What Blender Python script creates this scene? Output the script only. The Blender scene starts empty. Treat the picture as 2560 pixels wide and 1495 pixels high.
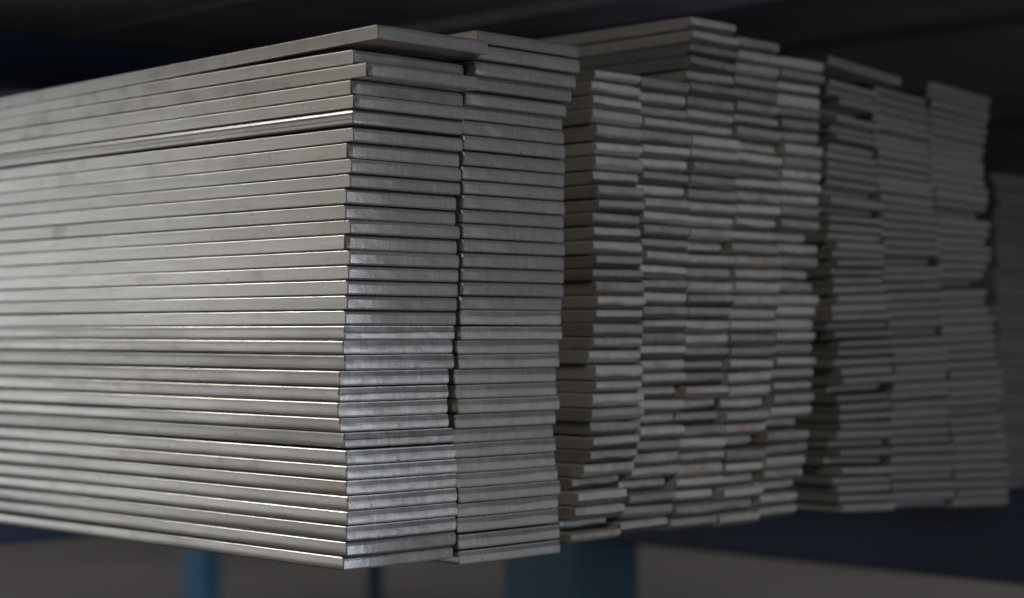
import bpy, math, random
from mathutils import Vector, Matrix

# ------------------------------------------------------------------ camera, world, lamps
sc = bpy.context.scene
COL = sc.collection
PW, PH, FPX = 2560.0, 1495.0, 4640.0
HEAD = math.radians(44.6)                    # heading of the end-face direction, right of the view
PITCH = math.radians(1.056)
CAM = Vector((-0.672, -0.786, 0.0))
R_ = Vector((math.sin(HEAD), -math.cos(HEAD), 0.0))
F0 = Vector((math.cos(HEAD), math.sin(HEAD), 0.0))
F_ = F0 * math.cos(PITCH) + Vector((0, 0, math.sin(PITCH)))
U_ = -F0 * math.sin(PITCH) + Vector((0, 0, math.cos(PITCH)))

cd = bpy.data.cameras.new('camera')
cam = bpy.data.objects.new('camera', cd)
COL.objects.link(cam)
m = Matrix.Identity(4)
for i, v in enumerate((R_, U_, -F_)):
    m[0][i], m[1][i], m[2][i] = v
m.translation = CAM
cam.matrix_world = m
cd.sensor_width = 36.0
cd.lens = 36.0 * FPX / PW
cd.clip_start, cd.clip_end = 0.02, 200.0
cd.dof.use_dof = True
cd.dof.focus_distance = 1.055
cd.dof.aperture_fstop = 4.9
sc.camera = cam

sc.render.engine = 'CYCLES'
sc.cycles.use_denoising = True
sc.view_settings.view_transform = 'Standard'
sc.view_settings.look = 'None'
sc.view_settings.exposure = 0.0
sc.view_settings.gamma = 1.0

w = bpy.data.worlds.new('World')
sc.world = w
w.use_nodes = True
bg = w.node_tree.nodes['Background']
bg.inputs[0].default_value = (1.0, 0.99, 0.98, 1)
bg.inputs[1].default_value = 0.05


def lamp(name, loc, aim, size, size_y, watts, colour, spread=180):
    d = bpy.data.lights.new(name, 'AREA')
    d.shape = 'RECTANGLE'
    d.size, d.size_y = size, size_y
    d.energy = watts
    d.color = colour
    d.spread = math.radians(spread)
    o = bpy.data.objects.new(name, d)
    o.location = loc
    o.rotation_euler = (Vector(aim) - Vector(loc)).to_track_quat('-Z', 'Y').to_euler()
    COL.objects.link(o)
    return o


lamp('hall_lamp', (-1.0, 1.95, 1.45), (0.0, 0.15, 0.0), 0.28, 0.22, 19.0, (0.88, 0.94, 1.0))
lamp('left_soft_light', (-1.9, 0.7, 0.2), (0.0, 0.2, 0.0), 1.5, 1.4, 4.2, (1.0, 0.90, 0.78))  # broad soft light on the long sides from the left, source unseen
lamp('window_light', (-1.5, 2.9, -0.3), (0.0, 0.4, 0.08), 1.2, 1.6, 12.0, (0.74, 0.86, 1.0))
lamp('side_window_light', (0.60, -1.62, -0.22), (0.0, 0.0, -0.05), 0.6, 0.7, 8.5, (0.90, 0.94, 1.0))
lamp('front_fill', (-0.9, -2.5, 1.9), (0.2, 0.0, 0.0), 0.7, 0.7, 25.0, (1.0, 0.96, 0.89))  # added fill for the bar ends and the sides in the gap
lamp('back_floor_fill', (0.9, 4.2, 2.4), (3.4, 5.2, -0.75), 2.5, 2.5, 62.0, (1.0, 0.97, 0.94))  # added fill that lifts the floor and uprights behind the rack
lamp('right_floor_fill', (5.2, 1.6, 2.2), (5.2, 2.2, -0.75), 2.0, 2.0, 34.0, (1.0, 0.97, 0.94))  # second added fill, for the floor at the right

# ------------------------------------------------------------------ helpers


def at(px, py, y0=0.0):
    """a point of the photograph dropped on the upright plane Y = y0: returns X, Z, scale (px per metre)"""
    d = F_ + R_ * ((px - PW / 2) / FPX) - U_ * ((py - PH / 2) / FPX)
    k = (y0 - CAM.y) / d.y
    p = CAM + d * k
    return p.x, p.z, FPX / k


def along(px, py, x0):
    """the same on the upright plane X = x0: returns Y, Z"""
    d = F_ + R_ * ((px - PW / 2) / FPX) - U_ * ((py - PH / 2) / FPX)
    p = CAM + d * ((x0 - CAM.x) / d.x)
    return p.y, p.z


def tag(o, label=None, cat=None, group=None, kind=None):
    for k, v in (('label', label), ('category', cat), ('group', group), ('kind', kind)):
        if v:
            o[k] = v
    return o


def link(name, me, parent=None):
    o = bpy.data.objects.new(name, me)
    COL.objects.link(o)
    o.parent = parent
    return o


def lerp_table(tab, y):
    if y <= tab[0][0]:
        return tab[0][1]
    for (a, va), (b, vb) in zip(tab, tab[1:]):
        if y <= b:
            return va + (vb - va) * (y - a) / (b - a)
    return tab[-1][1]


# ------------------------------------------------------------------ materials


class NT:
    def __init__(self, name):
        self.m = bpy.data.materials.new(name)
        self.m.use_nodes = True
        self.t = self.m.node_tree
        self.b = self.t.nodes['Principled BSDF']

    def n(self, typ, **kw):
        nd = self.t.nodes.new(typ)
        for k, v in kw.items():
            setattr(nd, k, v)
        return nd

    def l(self, a, b):
        self.t.links.new(a, b)

    def put(self, sock, v):
        if isinstance(v, (int, float, tuple)):
            sock.default_value = v
        else:
            self.l(v, sock)

    def math(self, op, a, b=0.0, clamp=False):
        nd = self.n('ShaderNodeMath', operation=op)
        nd.use_clamp = clamp
        self.put(nd.inputs[0], a)
        self.put(nd.inputs[1], b)
        return nd.outputs[0]

    def ramp(self, f, lo, hi):
        nd = self.n('ShaderNodeMapRange')
        self.put(nd.inputs['Value'], f)
        nd.inputs['From Min'].default_value = lo
        nd.inputs['From Max'].default_value = hi
        return nd.outputs[0]

    def mix(self, f, a, b, typ='MIX'):
        nd = self.n('ShaderNodeMix', data_type='RGBA', blend_type=typ)
        self.put(nd.inputs[0], f)
        self.put(nd.inputs[6], a)
        self.put(nd.inputs[7], b)
        return nd.outputs[2]

    def noise(self, vec, scale, detail=4.0, rough=0.55):
        nd = self.n('ShaderNodeTexNoise')
        self.put(nd.inputs['Vector'], vec)
        nd.inputs['Scale'].default_value = scale
        nd.inputs['Detail'].default_value = detail
        nd.inputs['Roughness'].default_value = rough
        return nd.outputs[0]

    def coords(self, scale=(1, 1, 1), rnd=None):
        tc = self.n('ShaderNodeTexCoord')
        mp = self.n('ShaderNodeMapping')
        self.l(tc.outputs['Object'], mp.inputs['Vector'])
        mp.inputs['Scale'].default_value = scale
        if rnd is not None:
            cx = self.n('ShaderNodeCombineXYZ')
            for i, k in enumerate((37.0, 91.0, 53.0)):
                self.l(self.math('MULTIPLY', rnd, k), cx.inputs[i])
            self.l(cx.outputs[0], mp.inputs['Location'])
        return mp.outputs[0]

    def bump(self, h, strength, dist):
        nd = self.n('ShaderNodeBump')
        nd.inputs['Strength'].default_value = strength
        nd.inputs['Distance'].default_value = dist
        self.l(h, nd.inputs['Height'])
        self.l(nd.outputs[0], self.b.inputs['Normal'])


def steel(name, base, dark, pale, metallic, rough, grain, cut=False):
    """object colour carries: R rust, G mottling, B tone"""
    s = NT(name)
    oi = s.n('ShaderNodeObjectInfo')
    sep = s.n('ShaderNodeSeparateColor')
    s.l(oi.outputs['Color'], sep.inputs[0])
    rust, mott, tone = sep.outputs[0], sep.outputs[1], sep.outputs[2]
    rnd = oi.outputs['Random']
    v_iso = s.coords((1, 1, 1), rnd)
    v_long = s.coords((1, 1, 0.10) if cut else (1, 0.07, 1), rnd)
    v_mid = s.coords((1, 1, 1.6) if cut else (1, 0.09, 1), rnd)
    streak = s.noise(v_long, 420.0, 3.0)
    cloud = s.noise(v_mid, 140.0 if cut else 60.0, 5.0, 0.65)
    fine = s.noise(v_iso, 900.0, 3.0)
    c = s.mix(s.ramp(streak, 0.30, 0.72), base, pale)
    blot = s.math('MULTIPLY', s.ramp(cloud, 0.47, 0.68), s.math('MULTIPLY', mott, 0.5 if cut else 1.0), True)
    c = s.mix(blot, c, dark)
    if not cut:
        smudge = s.ramp(s.noise(s.coords((1, 0.10, 0.8), s.math('ADD', rnd, 1.7)), 40.0, 5.0, 0.7), 0.52, 0.74)
        c = s.mix(s.math('MULTIPLY', smudge, 0.30), c, tuple(x * k for x, k in zip(dark[:3], (0.62, 0.55, 0.47))) + (1,))
        line = s.ramp(s.noise(s.coords((1, 0.012, 1), rnd), 1100.0, 2.0), 0.66, 0.72)
        c = s.mix(s.math('MULTIPLY', line, 0.3), c, dark)
    # small pits and specks
    vor = s.n('ShaderNodeTexVoronoi')
    s.l(v_iso, vor.inputs['Vector'])
    vor.inputs['Scale'].default_value = 230.0
    pick = s.ramp(s.noise(v_iso, 75.0, 2.0), 0.56, 0.62)
    speck = s.math('MULTIPLY', s.math('LESS_THAN', vor.outputs['Distance'], 0.16), pick)
    c = s.mix(s.math('MULTIPLY', speck, 0.55), c, tuple(x * 0.28 for x in dark[:3]) + (1,))
    pick2 = s.ramp(s.noise(s.coords((1, 1, 1.0), s.math('ADD', rnd, 3.1)), 60.0, 2.0), 0.58, 0.64)
    vor2 = s.n('ShaderNodeTexVoronoi')
    s.l(v_iso, vor2.inputs['Vector'])
    vor2.inputs['Scale'].default_value = 330.0
    speck2 = s.math('MULTIPLY', s.math('LESS_THAN', vor2.outputs['Distance'], 0.18), pick2)
    c = s.mix(s.math('MULTIPLY', speck2, 0.4), c, tuple(min(1, x * 1.7) for x in pale[:3]) + (1,))
    # rust
    rn = s.noise(v_iso, 48.0, 5.0, 0.62)
    rm = s.ramp(s.math('ADD', rn, s.math('MULTIPLY', rust, 0.32)), 0.60, 0.82)
    rm = s.math('MULTIPLY', rm, s.math('MULTIPLY', rust, 1.3, True))
    c = s.mix(rm, c, s.mix(fine, (0.11, 0.072, 0.047, 1), (0.21, 0.15, 0.11, 1)))
    # overall tone of the bar
    cc = s.n('ShaderNodeCombineColor')
    for i in range(3):
        s.l(tone, cc.inputs[i])
    c = s.mix(1.0, c, cc.outputs[0], 'MULTIPLY')
    s.l(c, s.b.inputs['Base Color'])
    s.l(s.math('MULTIPLY', s.math('SUBTRACT', 1.0, rm), metallic), s.b.inputs['Metallic'])
    rr = s.math('ADD', s.math('MULTIPLY', cloud, 0.10), rough - 0.05)
    rr = s.math('ADD', rr, s.math('MULTIPLY', rm, 0.3))
    s.l(rr, s.b.inputs['Roughness'])
    h = s.math('ADD', s.math('MULTIPLY', fine, 0.5), s.math('MULTIPLY', cloud, 0.9))
    h = s.math('SUBTRACT', h, s.math('MULTIPLY', speck, 0.6))
    s.bump(h, grain, 0.0004)
    return s.m


M_SIDE = steel('milled_steel', (0.465, 0.405, 0.338, 1), (0.34, 0.292, 0.24, 1), (0.545, 0.482, 0.408, 1), 0.85, 0.34, 0.16)
M_TORN = steel('torn_steel', (0.42, 0.425, 0.435, 1), (0.16, 0.16, 0.17, 1), (0.52, 0.525, 0.535, 1), 0.5, 0.42, 0.7, True)
M_TORN2 = steel('grey_torn_steel', (0.27, 0.268, 0.264, 1), (0.15, 0.15, 0.148, 1), (0.32, 0.318, 0.313, 1), 0.3, 0.5, 0.6, True)
M_BURN_SHADE = steel('burnished_and_shade_steel', (0.13, 0.13, 0.135, 1), (0.08, 0.08, 0.085, 1), (0.17, 0.17, 0.175, 1), 0.4, 0.40, 0.2, True)  # burnished band of wide ends; painted shade under narrow and thin ends
M_DULL = steel('dull_steel', (0.52, 0.485, 0.44, 1), (0.28, 0.245, 0.21, 1), (0.52, 0.49, 0.45, 1), 0.3, 0.6, 0.3)
M_ROUGH = steel('sheared_steel', (0.31, 0.31, 0.31, 1), (0.22, 0.22, 0.22, 1), (0.36, 0.355, 0.345, 1), 0.3, 0.6, 0.45, True)
M_END = steel('cut_steel', (0.265, 0.268, 0.27, 1), (0.155, 0.157, 0.16, 1), (0.32, 0.324, 0.328, 1), 0.5, 0.27, 0.22, True)


def paint(name, col, rough=0.5, vary=0.25, scale=6.0, metallic=0.0):
    s = NT(name)
    v = s.coords()
    n1 = s.noise(v, scale, 5.0)
    lo = tuple(x * (1 - vary) for x in col) + (1,)
    hi = tuple(x * (1 + vary) for x in col) + (1,)
    s.l(s.mix(s.ramp(n1, 0.3, 0.7), lo, hi), s.b.inputs['Base Color'])
    s.b.inputs['Roughness'].default_value = rough
    s.b.inputs['Metallic'].default_value = metallic
    s.bump(s.noise(v, scale * 25, 3.0), 0.15, 0.002)
    return s.m


M_BLUE = paint('blue_paint', (0.105, 0.27, 0.46), 0.5, 0.2)
M_TEAL = paint('faded_blue_paint', (0.055, 0.12, 0.17), 0.5, 0.25)
M_DARKBLUE = paint('blue_arm_paint', (0.03, 0.065, 0.16), 0.5, 0.2)
M_MID = paint('navy_upright_paint', (0.04, 0.09, 0.18), 0.5, 0.2)
M_NAVY = paint('dark_blue_paint', (0.012, 0.02, 0.045), 0.55, 0.2)
M_BOARD3 = paint('shaded_board', (0.07, 0.07, 0.085), 0.7, 0.3, 9.0)  # darkest board copy, shade put into the colour
M_BOARD = paint('half_lit_board', (0.30, 0.30, 0.36), 0.7, 0.3, 9.0)  # middle board copy, between the shaded and the lit one
M_BOARD2 = paint('lit_board', (0.42, 0.42, 0.42), 0.7, 0.3, 9.0)  # palest board copy, light on the underside put into the colour
M_FLOOR = paint('concrete', (0.085, 0.079, 0.078), 0.85, 0.25, 0.9)
M_WALL = paint('dark_wall', (0.012, 0.012, 0.014), 0.9, 0.3, 0.6)

# ------------------------------------------------------------------ the setting


def box_data(vs, fs, x0, x1, y0, y1, z0, z1):
    i = len(vs)
    vs += [(x, y, z) for x in (x0, x1) for y in (y0, y1) for z in (z0, z1)]
    fs += [tuple(i + k for k in q) for q in ((0, 1, 3, 2), (4, 6, 7, 5), (0, 4, 5, 1), (2, 3, 7, 6), (0, 2, 6, 4), (1, 5, 7, 3))]


def boxes(name, mat, lst, parent=None, bevel=0.0):
    vs, fs = [], []
    for b in lst:
        box_data(vs, fs, *b)
    me = bpy.data.meshes.new(name)
    me.from_pydata(vs, [], fs)
    me.materials.append(mat)
    o = link(name, me, parent)
    if bevel:
        md = o.modifiers.new('bevel', 'BEVEL')
        md.width, md.segments = bevel, 3
    return o


tag(boxes('floor', M_FLOOR, [(-6, 14, -4, 14, -0.80, -0.75)]), kind='structure')
tag(boxes('back_wall', M_WALL, [(-8, 16, 12.0, 12.2, -0.75, 3.0), (12.0, 12.2, -5, 11.99, -0.75, 3.0)]), kind='structure')

# cantilever rack that carries the bars
ZB = -0.134
rack = bpy.data.objects.new('cantilever_rack', None)
COL.objects.link(rack)
rack.location = (1.08, 0.77, -0.75)
tag(rack, 'dark blue steel rack whose arms carry the stacked bars under a dark upper shelf', 'rack')


def part(name, mat, lst, bevel=0.002):
    o = boxes(name, mat, lst, rack, bevel)
    o.matrix_parent_inverse = Matrix.Translation(-Vector(rack.location))
    return o


part('post', M_TEAL, [(0.985, 1.11, 0.745, 0.865, -0.75, 0.60)], 0.006)
part('arm', M_DARKBLUE, [(-0.06, 0.983, 0.76, 0.82, ZB - 0.062, ZB - 0.002)], 0.004)
part('arm', M_DARKBLUE, [(-0.30, 0.983, 0.76, 0.82, 0.236, 0.295)], 0.004)
part('beam', M_NAVY, [(0.975, 1.035, -2.2, 0.742, -0.247, -0.150)], 0.004)
rng = random.Random(5)
x = -0.085
while x < 2.4:
    wd = rng.uniform(0.09, 0.22)
    dz = rng.uniform(0.0, 0.02)
    near = M_BOARD if x < 0.5 else M_BOARD3  # boards darken to the right in place of light falling off
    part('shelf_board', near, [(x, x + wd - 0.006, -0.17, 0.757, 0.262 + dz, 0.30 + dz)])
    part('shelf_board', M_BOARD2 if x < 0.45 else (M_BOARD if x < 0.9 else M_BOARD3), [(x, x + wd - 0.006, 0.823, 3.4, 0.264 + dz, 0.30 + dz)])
    x += wd

# uprights standing far behind, seen under the bars


def upright(px, depth_y, wx, wy, mat, label):
    X, Z, k = at(px, 1480, depth_y)
    o = boxes('rack_upright', mat, [(-wx / 2, wx / 2, -wy / 2, wy / 2, 0, 1.3)], None, 0.004)
    o.location = (X, depth_y, -0.75)
    return tag(o, label, 'rack upright', 'blue uprights seen under the bars')


upright(505, 3.3, 0.052, 0.105, M_BLUE, 'wide blue steel upright under the long bright sides of the nearest stack')
upright(938, 2.5, 0.02, 0.035, M_MID, 'thin dark blue upright below the corner of the nearest stack')

# ------------------------------------------------------------------ the bars
ORD = ('topmost first second third fourth fifth sixth seventh eighth ninth tenth eleventh twelfth thirteenth fourteenth fifteenth '
       'sixteenth seventeenth eighteenth nineteenth twentieth twenty-first twenty-second twenty-third twenty-fourth twenty-fifth').split()


def bar_mesh(wid, thk, length, rx, rz, rnd, ncol, wave, prof, into=None, bow=0.0, end=None, barrel=0.0, lroll=0.0, side=None, two=(2, 2), chip=0.0):
    """one flat bar: rounded long edges, a cut end with its own small relief, built with its end at y = 0 and its underside at z = 0"""
    arc = 4
    lv = []
    for k in range(arc + 1):
        th = math.pi / 2 * k / arc
        lv.append((rz * (1 - math.cos(th)), rx * (1 - math.sin(th))))
    for k in (0.3, 0.4, 0.5, 0.6, 0.7):
        lv.append((thk * k, 0.0))
    lv += [(thk - z, i) for z, i in reversed(lv[:arc + 1])]
    lv = [(z, i + barrel * (2 * z / thk - 1) ** 2) for z, i in lv]
    nz = len(lv)
    e = 0.0006 / wid
    fx = [0.0, e, 0.0025 / wid, 0.0045 / wid] + [k / ncol for k in range(1, ncol)] + [1 - e, 1.0]
    nx = len(fx)
    ph = [rnd.uniform(0, 6.28) for _ in range(6)]
    am = [rnd.uniform(0.2, 1.0) * wave for _ in range(6)]
    rnd_amp = 0.07 * (am[5] / wave) ** 2
    vs, fs, mi = [], [], []
    for j, (z, inset) in enumerate(lv):
        f = z / thk
        for i, u in enumerate(fx):
            X = -wid / 2 + inset + (wid - 2 * inset) * u
            y = prof(f) + lroll * max(0.0, (0.42 - u) / 0.42) ** 2 + am[0] * math.sin(u * 5 + ph[0]) + am[1] * math.sin(u * 13 + f * 2 + ph[1]) * 0.5 + am[2] * math.sin(u * 29 + f * 5 + ph[2]) * 0.25
            if chip:
                y += chip * (1.15 - f) * max(0.0, 1 - u * wid / 0.0025)
            zz = z
            if 0.25 < f < 0.75:
                zz += thk * (rnd_amp * math.sin(u * (4 + ph[0]) + ph[4]) + 0.012 * math.sin(u * (17 + 5 * ph[1]) + ph[5]))
            if j in (0, nz - 1) or i in (0, nx - 1):
                y += 0.0005
            # the sheared edge is never quite straight
            if j > nz - 4:
                zz -= abs(am[3] * math.sin(u * 7 + ph[3])) * 0.30
            vs.append((X, y, zz))
    for j in range(nz - 1):
        for i in range(nx - 1):
            a = j * nx + i
            fs.append((a, a + 1, a + nx + 1, a + nx))
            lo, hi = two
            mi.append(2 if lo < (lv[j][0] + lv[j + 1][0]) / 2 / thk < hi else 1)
    ring = [i for i in range(nx)] + [j * nx + nx - 1 for j in range(1, nz)] + \
           [(nz - 1) * nx + i for i in range(nx - 2, -1, -1)] + [j * nx for j in range(nz - 2, 0, -1)]
    n = len(ring)
    prev = ring
    ys = [0.004, 0.06, 0.15, 0.27, 0.42, 0.6, 0.9, 1.4, length]
    for q, Y in enumerate(ys):
        ox = 0.0003 * math.sin(Y * 9 + ph[4]) - 0.0003 * math.sin(ph[4])
        oz = 0.00016 * (math.sin(Y * (5 + am[4] / wave) + ph[5]) - math.sin(ph[5]))
        cur = []
        for r in ring:
            cur.append(len(vs))
            vs.append((vs[r][0] + ox, Y, lv[r // nx][0] + oz))
        for k in range(n):
            k2 = (k + 1) % n
            fs.append((prev[k2], prev[k], cur[k], cur[k2]))
            mi.append(0)
        prev = cur
    fs.append(tuple(prev))
    mi.append(0)
    if into is not None:
        return vs, fs, mi
    me = bpy.data.meshes.new('flat_bar')
    me.from_pydata(vs, [], fs)
    me.materials.append(side or M_SIDE)
    me.materials.append(end or M_END)
    me.materials.append(M_BURN_SHADE)
    me.polygons.foreach_set('material_index', mi)
    return me


def place(me, x, y, z, tilt, yaw, pitch, label, group, colour):
    o = link('flat_bar', me)
    o.location = (x, y, z)
    o.rotation_euler = (pitch, tilt, yaw)
    o.color = colour
    return tag(o, label, 'steel bar', group)


def which(i, n, where):
    if i == 0:
        return 'topmost in ' + where
    if i == n - 1:
        return 'bottommost in ' + where
    if i + 1 <= (n + 1) // 2:
        return ORD[i + 1] + ' from the top in ' + where
    return ORD[n - i] + ' from the bottom in ' + where


def flat(f):                          # groove left by the shear along the upper edge
    return 0.0022 * max(0.0, (f - 0.80) / 0.20) ** 1.5 + 0.0005 * max(0.0, (0.12 - f) / 0.12)


def sheared(f):                       # burnished upper half standing a little behind the torn lower half
    return 0.0003 * min(1.0, max(0.0, (f - 0.45) / 0.12)) + 0.0005 * max(0.0, (0.12 - f) / 0.12)


def rolled(cut, depth):               # upper edge rounded, the part under the cut torn away and leaning back
    return lambda f: (0.0010 * ((f - 0.8) / 0.2) ** 2 if f > 0.8 else depth * max(0.0, (cut - f) / cut))


rnd = random.Random(11)
D = 1 / 0.9844                        # readings taken on a slightly reduced view
# (x of near corner, y of top edge) of the nearest stack
S1 = [(935, 57), (875, 119), (912, 151), (873, 194), (880, 231), (873, 267), (874, 312), (864, 350), (869, 389), (866, 427),
      (857, 463), (855, 503), (866, 540), (858, 577), (865, 615), (862, 653), (860, 689), (859, 727), (855, 764), (853, 801),
      (848, 838), (853, 874), (840, 913), (838, 954), (836, 991), (840, 1030), (851, 1066), (856, 1109), (857, 1147), (857, 1184),
      (859, 1222), (859, 1260), (857, 1296), (857, 1335), (849, 1372), (849, 1408)]
n1 = len(S1) - 1
for i in range(n1):
    px, py = S1[i]
    X = rnd.uniform(-0.0003, 0.0003)
    y0, Zt = along(px * D, py * D, X)
    Zn = along(S1[i + 1][0] * D, S1[i + 1][1] * D, X)[1]
    pitch_gap = Zt - Zn
    thk = min(pitch_gap - 0.0004, 0.0085)
    if i == 0:
        thk = 0.0084
    lower = i >= 19
    if i == 5 or lower and i not in (21, 26):
        rx, rz = (0.0007, 0.0012) if i != 5 else (0.0014, 0.0032)
    else:
        rx, rz = 0.0009, 0.0010
    wid = 0.0836 + rnd.uniform(-0.0004, 0.0004)
    prof = sheared if lower and i < 33 else flat
    me = bar_mesh(wid, thk, 2.6, rx, rz, rnd, 14, 0.00025 if lower else 0.00012, prof,
                  barrel=0.0006 if lower else 0.0, lroll=0.0015, end=M_TORN if lower and i < 33 else None, two=(rnd.choice((0.45, 0.55, 0.55)), 0.93) if lower and i < 33 else (2, 2),
                  chip=0.0065 if i in (2, 3, 4, 7, 13) else 0.0)
    pitch = 0.0
    lab = 'bright wide steel flat bar, ' + which(i, n1, 'the nearest stack')
    if i == 0:
        pitch = -0.0125
        lab = 'bright wide flat bar pulled out over a gap, topmost in the nearest stack'
    if i == 2:
        lab = 'pulled-out bright wide flat bar, third from the top in the nearest stack'
    if i == 5:
        pitch = -0.001
        lab = 'wide flat bar with a glossy rounded side, sixth from the top in the nearest stack'
    place(me, X + wid / 2, y0, Zt - thk, 0.0, rnd.uniform(-0.0015, 0.0015), pitch, lab, 'wide bright bars of the nearest stack',
          (0.30 if i < 4 else rnd.choice((0.05, 0.1, 0.18)), 0.9 if lower else 0.30, rnd.uniform(0.9, 1.05) * (0.82 if i in (21, 26, 32) else 1.0), 1))

# second stack: y of top edge at its left edge
S2 = [(1199, 73), (1166, 104), (1160, 145), (1186, 187), (1160, 226), (1160, 262), (1163, 299), (1161, 336), (1158, 376), (1155, 413), (1157, 449),
      (1150, 484), (1148, 521), (1150, 557), (1152, 596), (1150, 630), (1153, 669), (1154, 703), (1150, 739), (1150, 775), (1147, 816),
      (1142, 851), (1141, 887), (1146, 924), (1134, 963), (1138, 999), (1131, 1037), (1136, 1074), (1138, 1110), (1146, 1147), (1146, 1185),
      (1147, 1222), (1150, 1260), (1150, 1296), (1150, 1338), (1148, 1379), (1148, 1415)]
n2 = len(S2) - 1
E2 = [1448, 1450, 1441, 1430, 1417, 1407, 1411, 1414, 1413, 1411, 1411, 1412, 1410, 1411, 1413, 1411, 1411, 1410, 1405, 1404, 1407, 1398,
      1400, 1391, 1393, 1400, 1390, 1384, 1391, 1389, 1395, 1402, 1396, 1397, 1401, 1402, 1398]
for i in range(n2):
    px, py = S2[i]
    X2 = 0.1722 + rnd.uniform(-0.0004, 0.0004)
    y0 = along(E2[i], py + 20, X2)[0]
    X, Zt, k = at(px, py, y0)
    Zn = at(S2[i + 1][0] if i < n2 - 1 else px, S2[i + 1][1], y0)[1]
    thk = min(Zt - Zn - 0.0004, 0.0086)
    if i < 4:
        thk = min(max(thk, 0.0080), 0.0086)
    if i == 0:
        thk = 0.0078
    wid = 0.0868 + rnd.uniform(-0.0006, 0.0004)
    lower = i >= 19
    me = bar_mesh(wid, thk, 2.6, 0.0011 if lower else 0.0006, 0.0022 if lower else 0.0008, rnd, 14, 0.00025, sheared if lower else flat, lroll=0.0007, end=M_TORN2 if lower else None, two=(0.55, 0.93) if lower else (2, 2))
    place(me, X2 - wid / 2, y0, Zt - thk, 0.0, rnd.uniform(-0.0015, 0.0015), 0.0,
          'wide grey steel flat bar, ' + which(i, n2, 'the second wide stack'), 'wide grey bars of the second stack',
          (rnd.choice((0.0, 0.1, 0.35)), 0.5, rnd.uniform(0.85, 1.0), 1))

# five columns of narrow bars and the column of thin bars beyond the dark gap
EDGE = [
    [(170, 1489), (300, 1484), (420, 1494), (700, 1490), (1100, 1482), (1200, 1462), (1330, 1432)],
    [(170, 1607), (300, 1601), (420, 1607), (700, 1611), (1100, 1602), (1200, 1580), (1330, 1553)],
    [(60, 1729), (220, 1722), (500, 1726), (700, 1722), (1000, 1715), (1200, 1702), (1330, 1672)],
    [(50, 1847), (250, 1837), (400, 1850), (700, 1832), (1000, 1826), (1200, 1818), (1330, 1797)],
    [(95, 1950), (250, 1948), (400, 1962), (600, 1946), (700, 1948), (1000, 1931), (1200, 1912), (1330, 1896)],
    [(150, 2064), (260, 2046), (500, 2054), (590, 2042), (800, 2042), (1000, 2030), (1180, 2010), (1300, 1990)],
]
C3 = [173, 201, 237, 271, 311, 354, 389, 426, 461, 497, 531, 566, 601, 637, 671, 703, 739, 774, 809, 844, 877, 914, 954, 986, 1023, 1057, 1094,
      1129, 1163, 1198, 1232, 1270, 1306, 1336, 1362]


def series(y0, y1, n, r, jit):
    st = (y1 - y0) / n
    return [y0 + st * k + (r.uniform(-jit, jit) if 0 < k < n else 0) for k in range(n + 1)]


r2 = random.Random(23)
COLS = [
    (C3, 'the leftmost narrow column'),
    (series(190, 1340, 34, r2, 2.0), 'the second narrow column'),
    (series(40, 1332, 39, r2, 1.6), 'the middle narrow column'),
    (series(88, 1322, 38, r2, 1.6), 'the fourth narrow column'),
    (series(138, 1302, 37, r2, 1.6), 'the column before the dark gap'),
]
for c, (ys, where) in enumerate(COLS):
    n = len(ys) - 1
    for i in range(n):
        dep = rnd.gauss(0.0, 0.0014)
        if rnd.random() < (0.10 if c else 0.05) and i > 4:
            dep += rnd.uniform(0.004, 0.010)
        if i > n * 0.72 and rnd.random() < (0.22 if c else 0.08):
            dep += rnd.uniform(0.005, 0.014)
        y0 = dep
        ym = (ys[i] + ys[i + 1]) / 2
        xa = lerp_table(EDGE[c], ym) + rnd.gauss(0, 3.0)
        xb = lerp_table(EDGE[c + 1], ym) + rnd.gauss(0, 3.0)
        X, Zt, k = at(xa, ys[i], 0.0)
        Zn = at(xa, ys[i + 1], 0.0)[1]
        X2 = at(xb, ym, 0.0)[0]
        thk = Zt - Zn - rnd.uniform(0.0002, 0.0009)
        wid = X2 - X - 0.0004
        wid = min(max(wid, 0.044), 0.053)
        me = bar_mesh(wid, thk, 2.4, 0.0008, rnd.uniform(0.001, 0.002), rnd, 10, 0.0005, rolled(0.45, rnd.uniform(0.002, 0.006)), two=(-1, rnd.choice((0.2, 0.35, 0.35, 0.45))), end=M_ROUGH, side=M_DULL)  # dark lower rows paint the shade of the undercut
        rust = rnd.choice((0.0, 0.1, 0.2, 0.35, 0.5)) if i > 3 else 0.1
        place(me, (X + X2) / 2, y0, Zt - thk, rnd.gauss(0, 0.008), rnd.uniform(-0.002, 0.002), 0.0,
              'narrow dull flat bar, ' + which(i, n, where), 'narrow bars of ' + where,
              (rust, 0.4, rnd.choice((rnd.uniform(0.5, 0.7), rnd.uniform(0.75, 1.0), rnd.uniform(0.75, 1.0))), 1))

EL = [(150, 2074), (330, 2084), (420, 2072), (600, 2086), (820, 2082), (850, 2096), (1000, 2104), (1150, 2094), (1180, 2100), (1290, 2094)]
ER8 = [(150, 2196), (300, 2186), (500, 2206), (700, 2213), (900, 2236), (1100, 2228), (1290, 2236)]
ER9 = [(150, 2320), (300, 2326), (500, 2338), (700, 2352), (900, 2372), (1250, 2388)]
ER10 = [(150, 2470), (400, 2462), (600, 2472), (720, 2462), (800, 2484), (1000, 2508), (1290, 2520)]


def thin_bar(ya, yb, xl, xr, dep, tilt, gap):
    X, Zt, k = at(xl, ya, 0.0)
    Zn = at(xl, yb, 0.0)[1]
    X2 = at(xr, (ya + yb) / 2, 0.0)[0]
    return X, X2, Zt, Zt - Zn - gap


def fan(y):
    return lerp_table([(150, 0.060), (450, 0.03), (700, -0.03), (1000, -0.01), (1150, 0.035), (1290, 0.045)], y)


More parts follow.
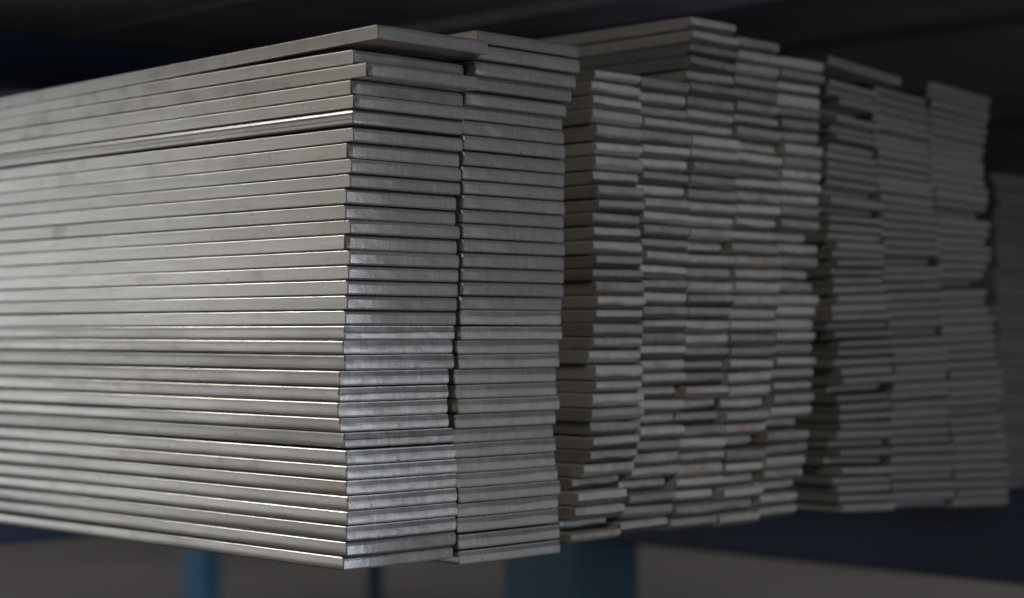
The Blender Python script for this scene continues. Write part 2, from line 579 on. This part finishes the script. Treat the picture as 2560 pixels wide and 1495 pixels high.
ys = series(196, 1284, 48, r2, 1.5)
ys[0] -= 0
n = len(ys) - 1
for i in range(n):
    dep = rnd.gauss(0, 0.002) + (rnd.uniform(0.006, 0.015) if rnd.random() < 0.12 else 0)
    xl = lerp_table(EL, ys[i]) + rnd.gauss(0, 4)
    xr = lerp_table(ER8, ys[i]) + rnd.gauss(0, 4)
    X, X2, Zt, thk = thin_bar(ys[i], ys[i + 1], xl, xr, dep, 0, rnd.uniform(0.0002, 0.0008))
    me = bar_mesh(X2 - X, thk, 2.4, 0.0008, 0.001, rnd, 8, 0.0004, rolled(0.4, rnd.uniform(0.001, 0.005)), two=(-1, rnd.choice((0.0, 0.1, 0.25))), end=M_ROUGH, side=M_DULL)  # undercut shade painted here too, more faintly
    place(me, (X + X2) / 2, dep, Zt - thk - fan(ys[i]) * (X2 - X) / 2, fan(ys[i]) + rnd.gauss(0, 0.004), 0, 0,
          'thin dull flat bar, ' + which(i, n, 'the column beyond the dark gap'), 'thin bars beyond the dark gap',
          (rnd.choice((0, 0, 0.2)), 0.5, rnd.uniform(0.38, 0.58), 1))

# the rest of the thin bars, farther right: one mass
V, FA, MI = [], [], []


def heap(vfm, loc, tilt):
    vs, fs, mi = vfm
    b = len(V)
    ct, st = math.cos(tilt), math.sin(tilt)
    for (x, y, z) in vs:
        V.append((loc[0] + x * ct + z * st, loc[1] + y, loc[2] - x * st + z * ct))
    FA.extend(tuple(b + q for q in f) for f in fs)
    MI.extend(mi)


for (ea, eb, y0, y1, n) in ((ER8, ER9, 212, 1276, 47), (ER9, ER10, 200, 1272, 47)):
    ys = series(y0, y1, n, r2, 1.3)
    for i in range(n):
        dep = rnd.gauss(0, 0.0014) + (rnd.uniform(0.005, 0.012) if rnd.random() < 0.06 else 0)
        xl = lerp_table(ea, ys[i]) + rnd.gauss(0, 2.5)
        xr = lerp_table(eb, ys[i]) + rnd.gauss(0, 3.5)
        if eb is ER10 and i in (0,):
            xr += 14
        X, X2, Zt, thk = thin_bar(ys[i], ys[i + 1], xl, xr, dep, 0, rnd.uniform(0.0002, 0.0005))
        f = fan(ys[i])
        heap(bar_mesh(X2 - X, thk, 2.4, 0.0008, 0.001, rnd, 8, 0.0004, rolled(0.4, rnd.uniform(0.001, 0.004)), two=(-1, rnd.choice((0.0, 0.0, 0.1, 0.2))), into=(V,)),  # some ends get painted shade along the bottom
             ((X + X2) / 2, dep, Zt - thk - f * (X2 - X) / 2), f)
# the stray bar lying askew on top and the next stack at the right border
X, Zt, k = at(2062, 146, 0)
X2, Zb, k = at(2240, 190, 0)
heap(bar_mesh(0.096, 0.0068, 2.4, 0.0008, 0.001, rnd, 8, 0.0004, rolled(0.4, rnd.uniform(0.001, 0.004)), two=(-1, rnd.choice((0.0, 0.0, 0.1, 0.2))), into=(V,)), ((X + X2) / 2, -0.004, (Zt + Zb) / 2 - 0.006), 0.075)  # bottom rows may carry the same painted shade
ys = series(430, 1225, 36, r2, 1.0)
for i in range(36):
    X, Zt, k = at(2494 + rnd.gauss(0, 3), ys[i], 0.14)
    Zn = at(2494, ys[i + 1], 0.14)[1]
    heap(bar_mesh(0.10, Zt - Zn - 0.0013, 2.0, 0.0008, 0.001, rnd, 8, 0.0004, rolled(0.4, rnd.uniform(0.001, 0.004)), two=(-1, rnd.choice((0.0, 0.0, 0.1, 0.2))), into=(V,)),  # painted shade at the foot of some ends
         (X + 0.05, 0.14 + rnd.gauss(0, 0.002), Zn), 0.02)
me = bpy.data.meshes.new('flat_bar_pile')
me.from_pydata(V, [], FA)
me.materials.append(M_DULL)
me.materials.append(M_ROUGH)
me.materials.append(M_BURN_SHADE)
me.polygons.foreach_set('material_index', MI)
o = link('flat_bar_pile', me)
o.color = (0.08, 0.4, 0.44, 1)
tag(o, 'blurred mass of thin dull flat bars stacked at the far right', 'steel bars', None, 'stuff')
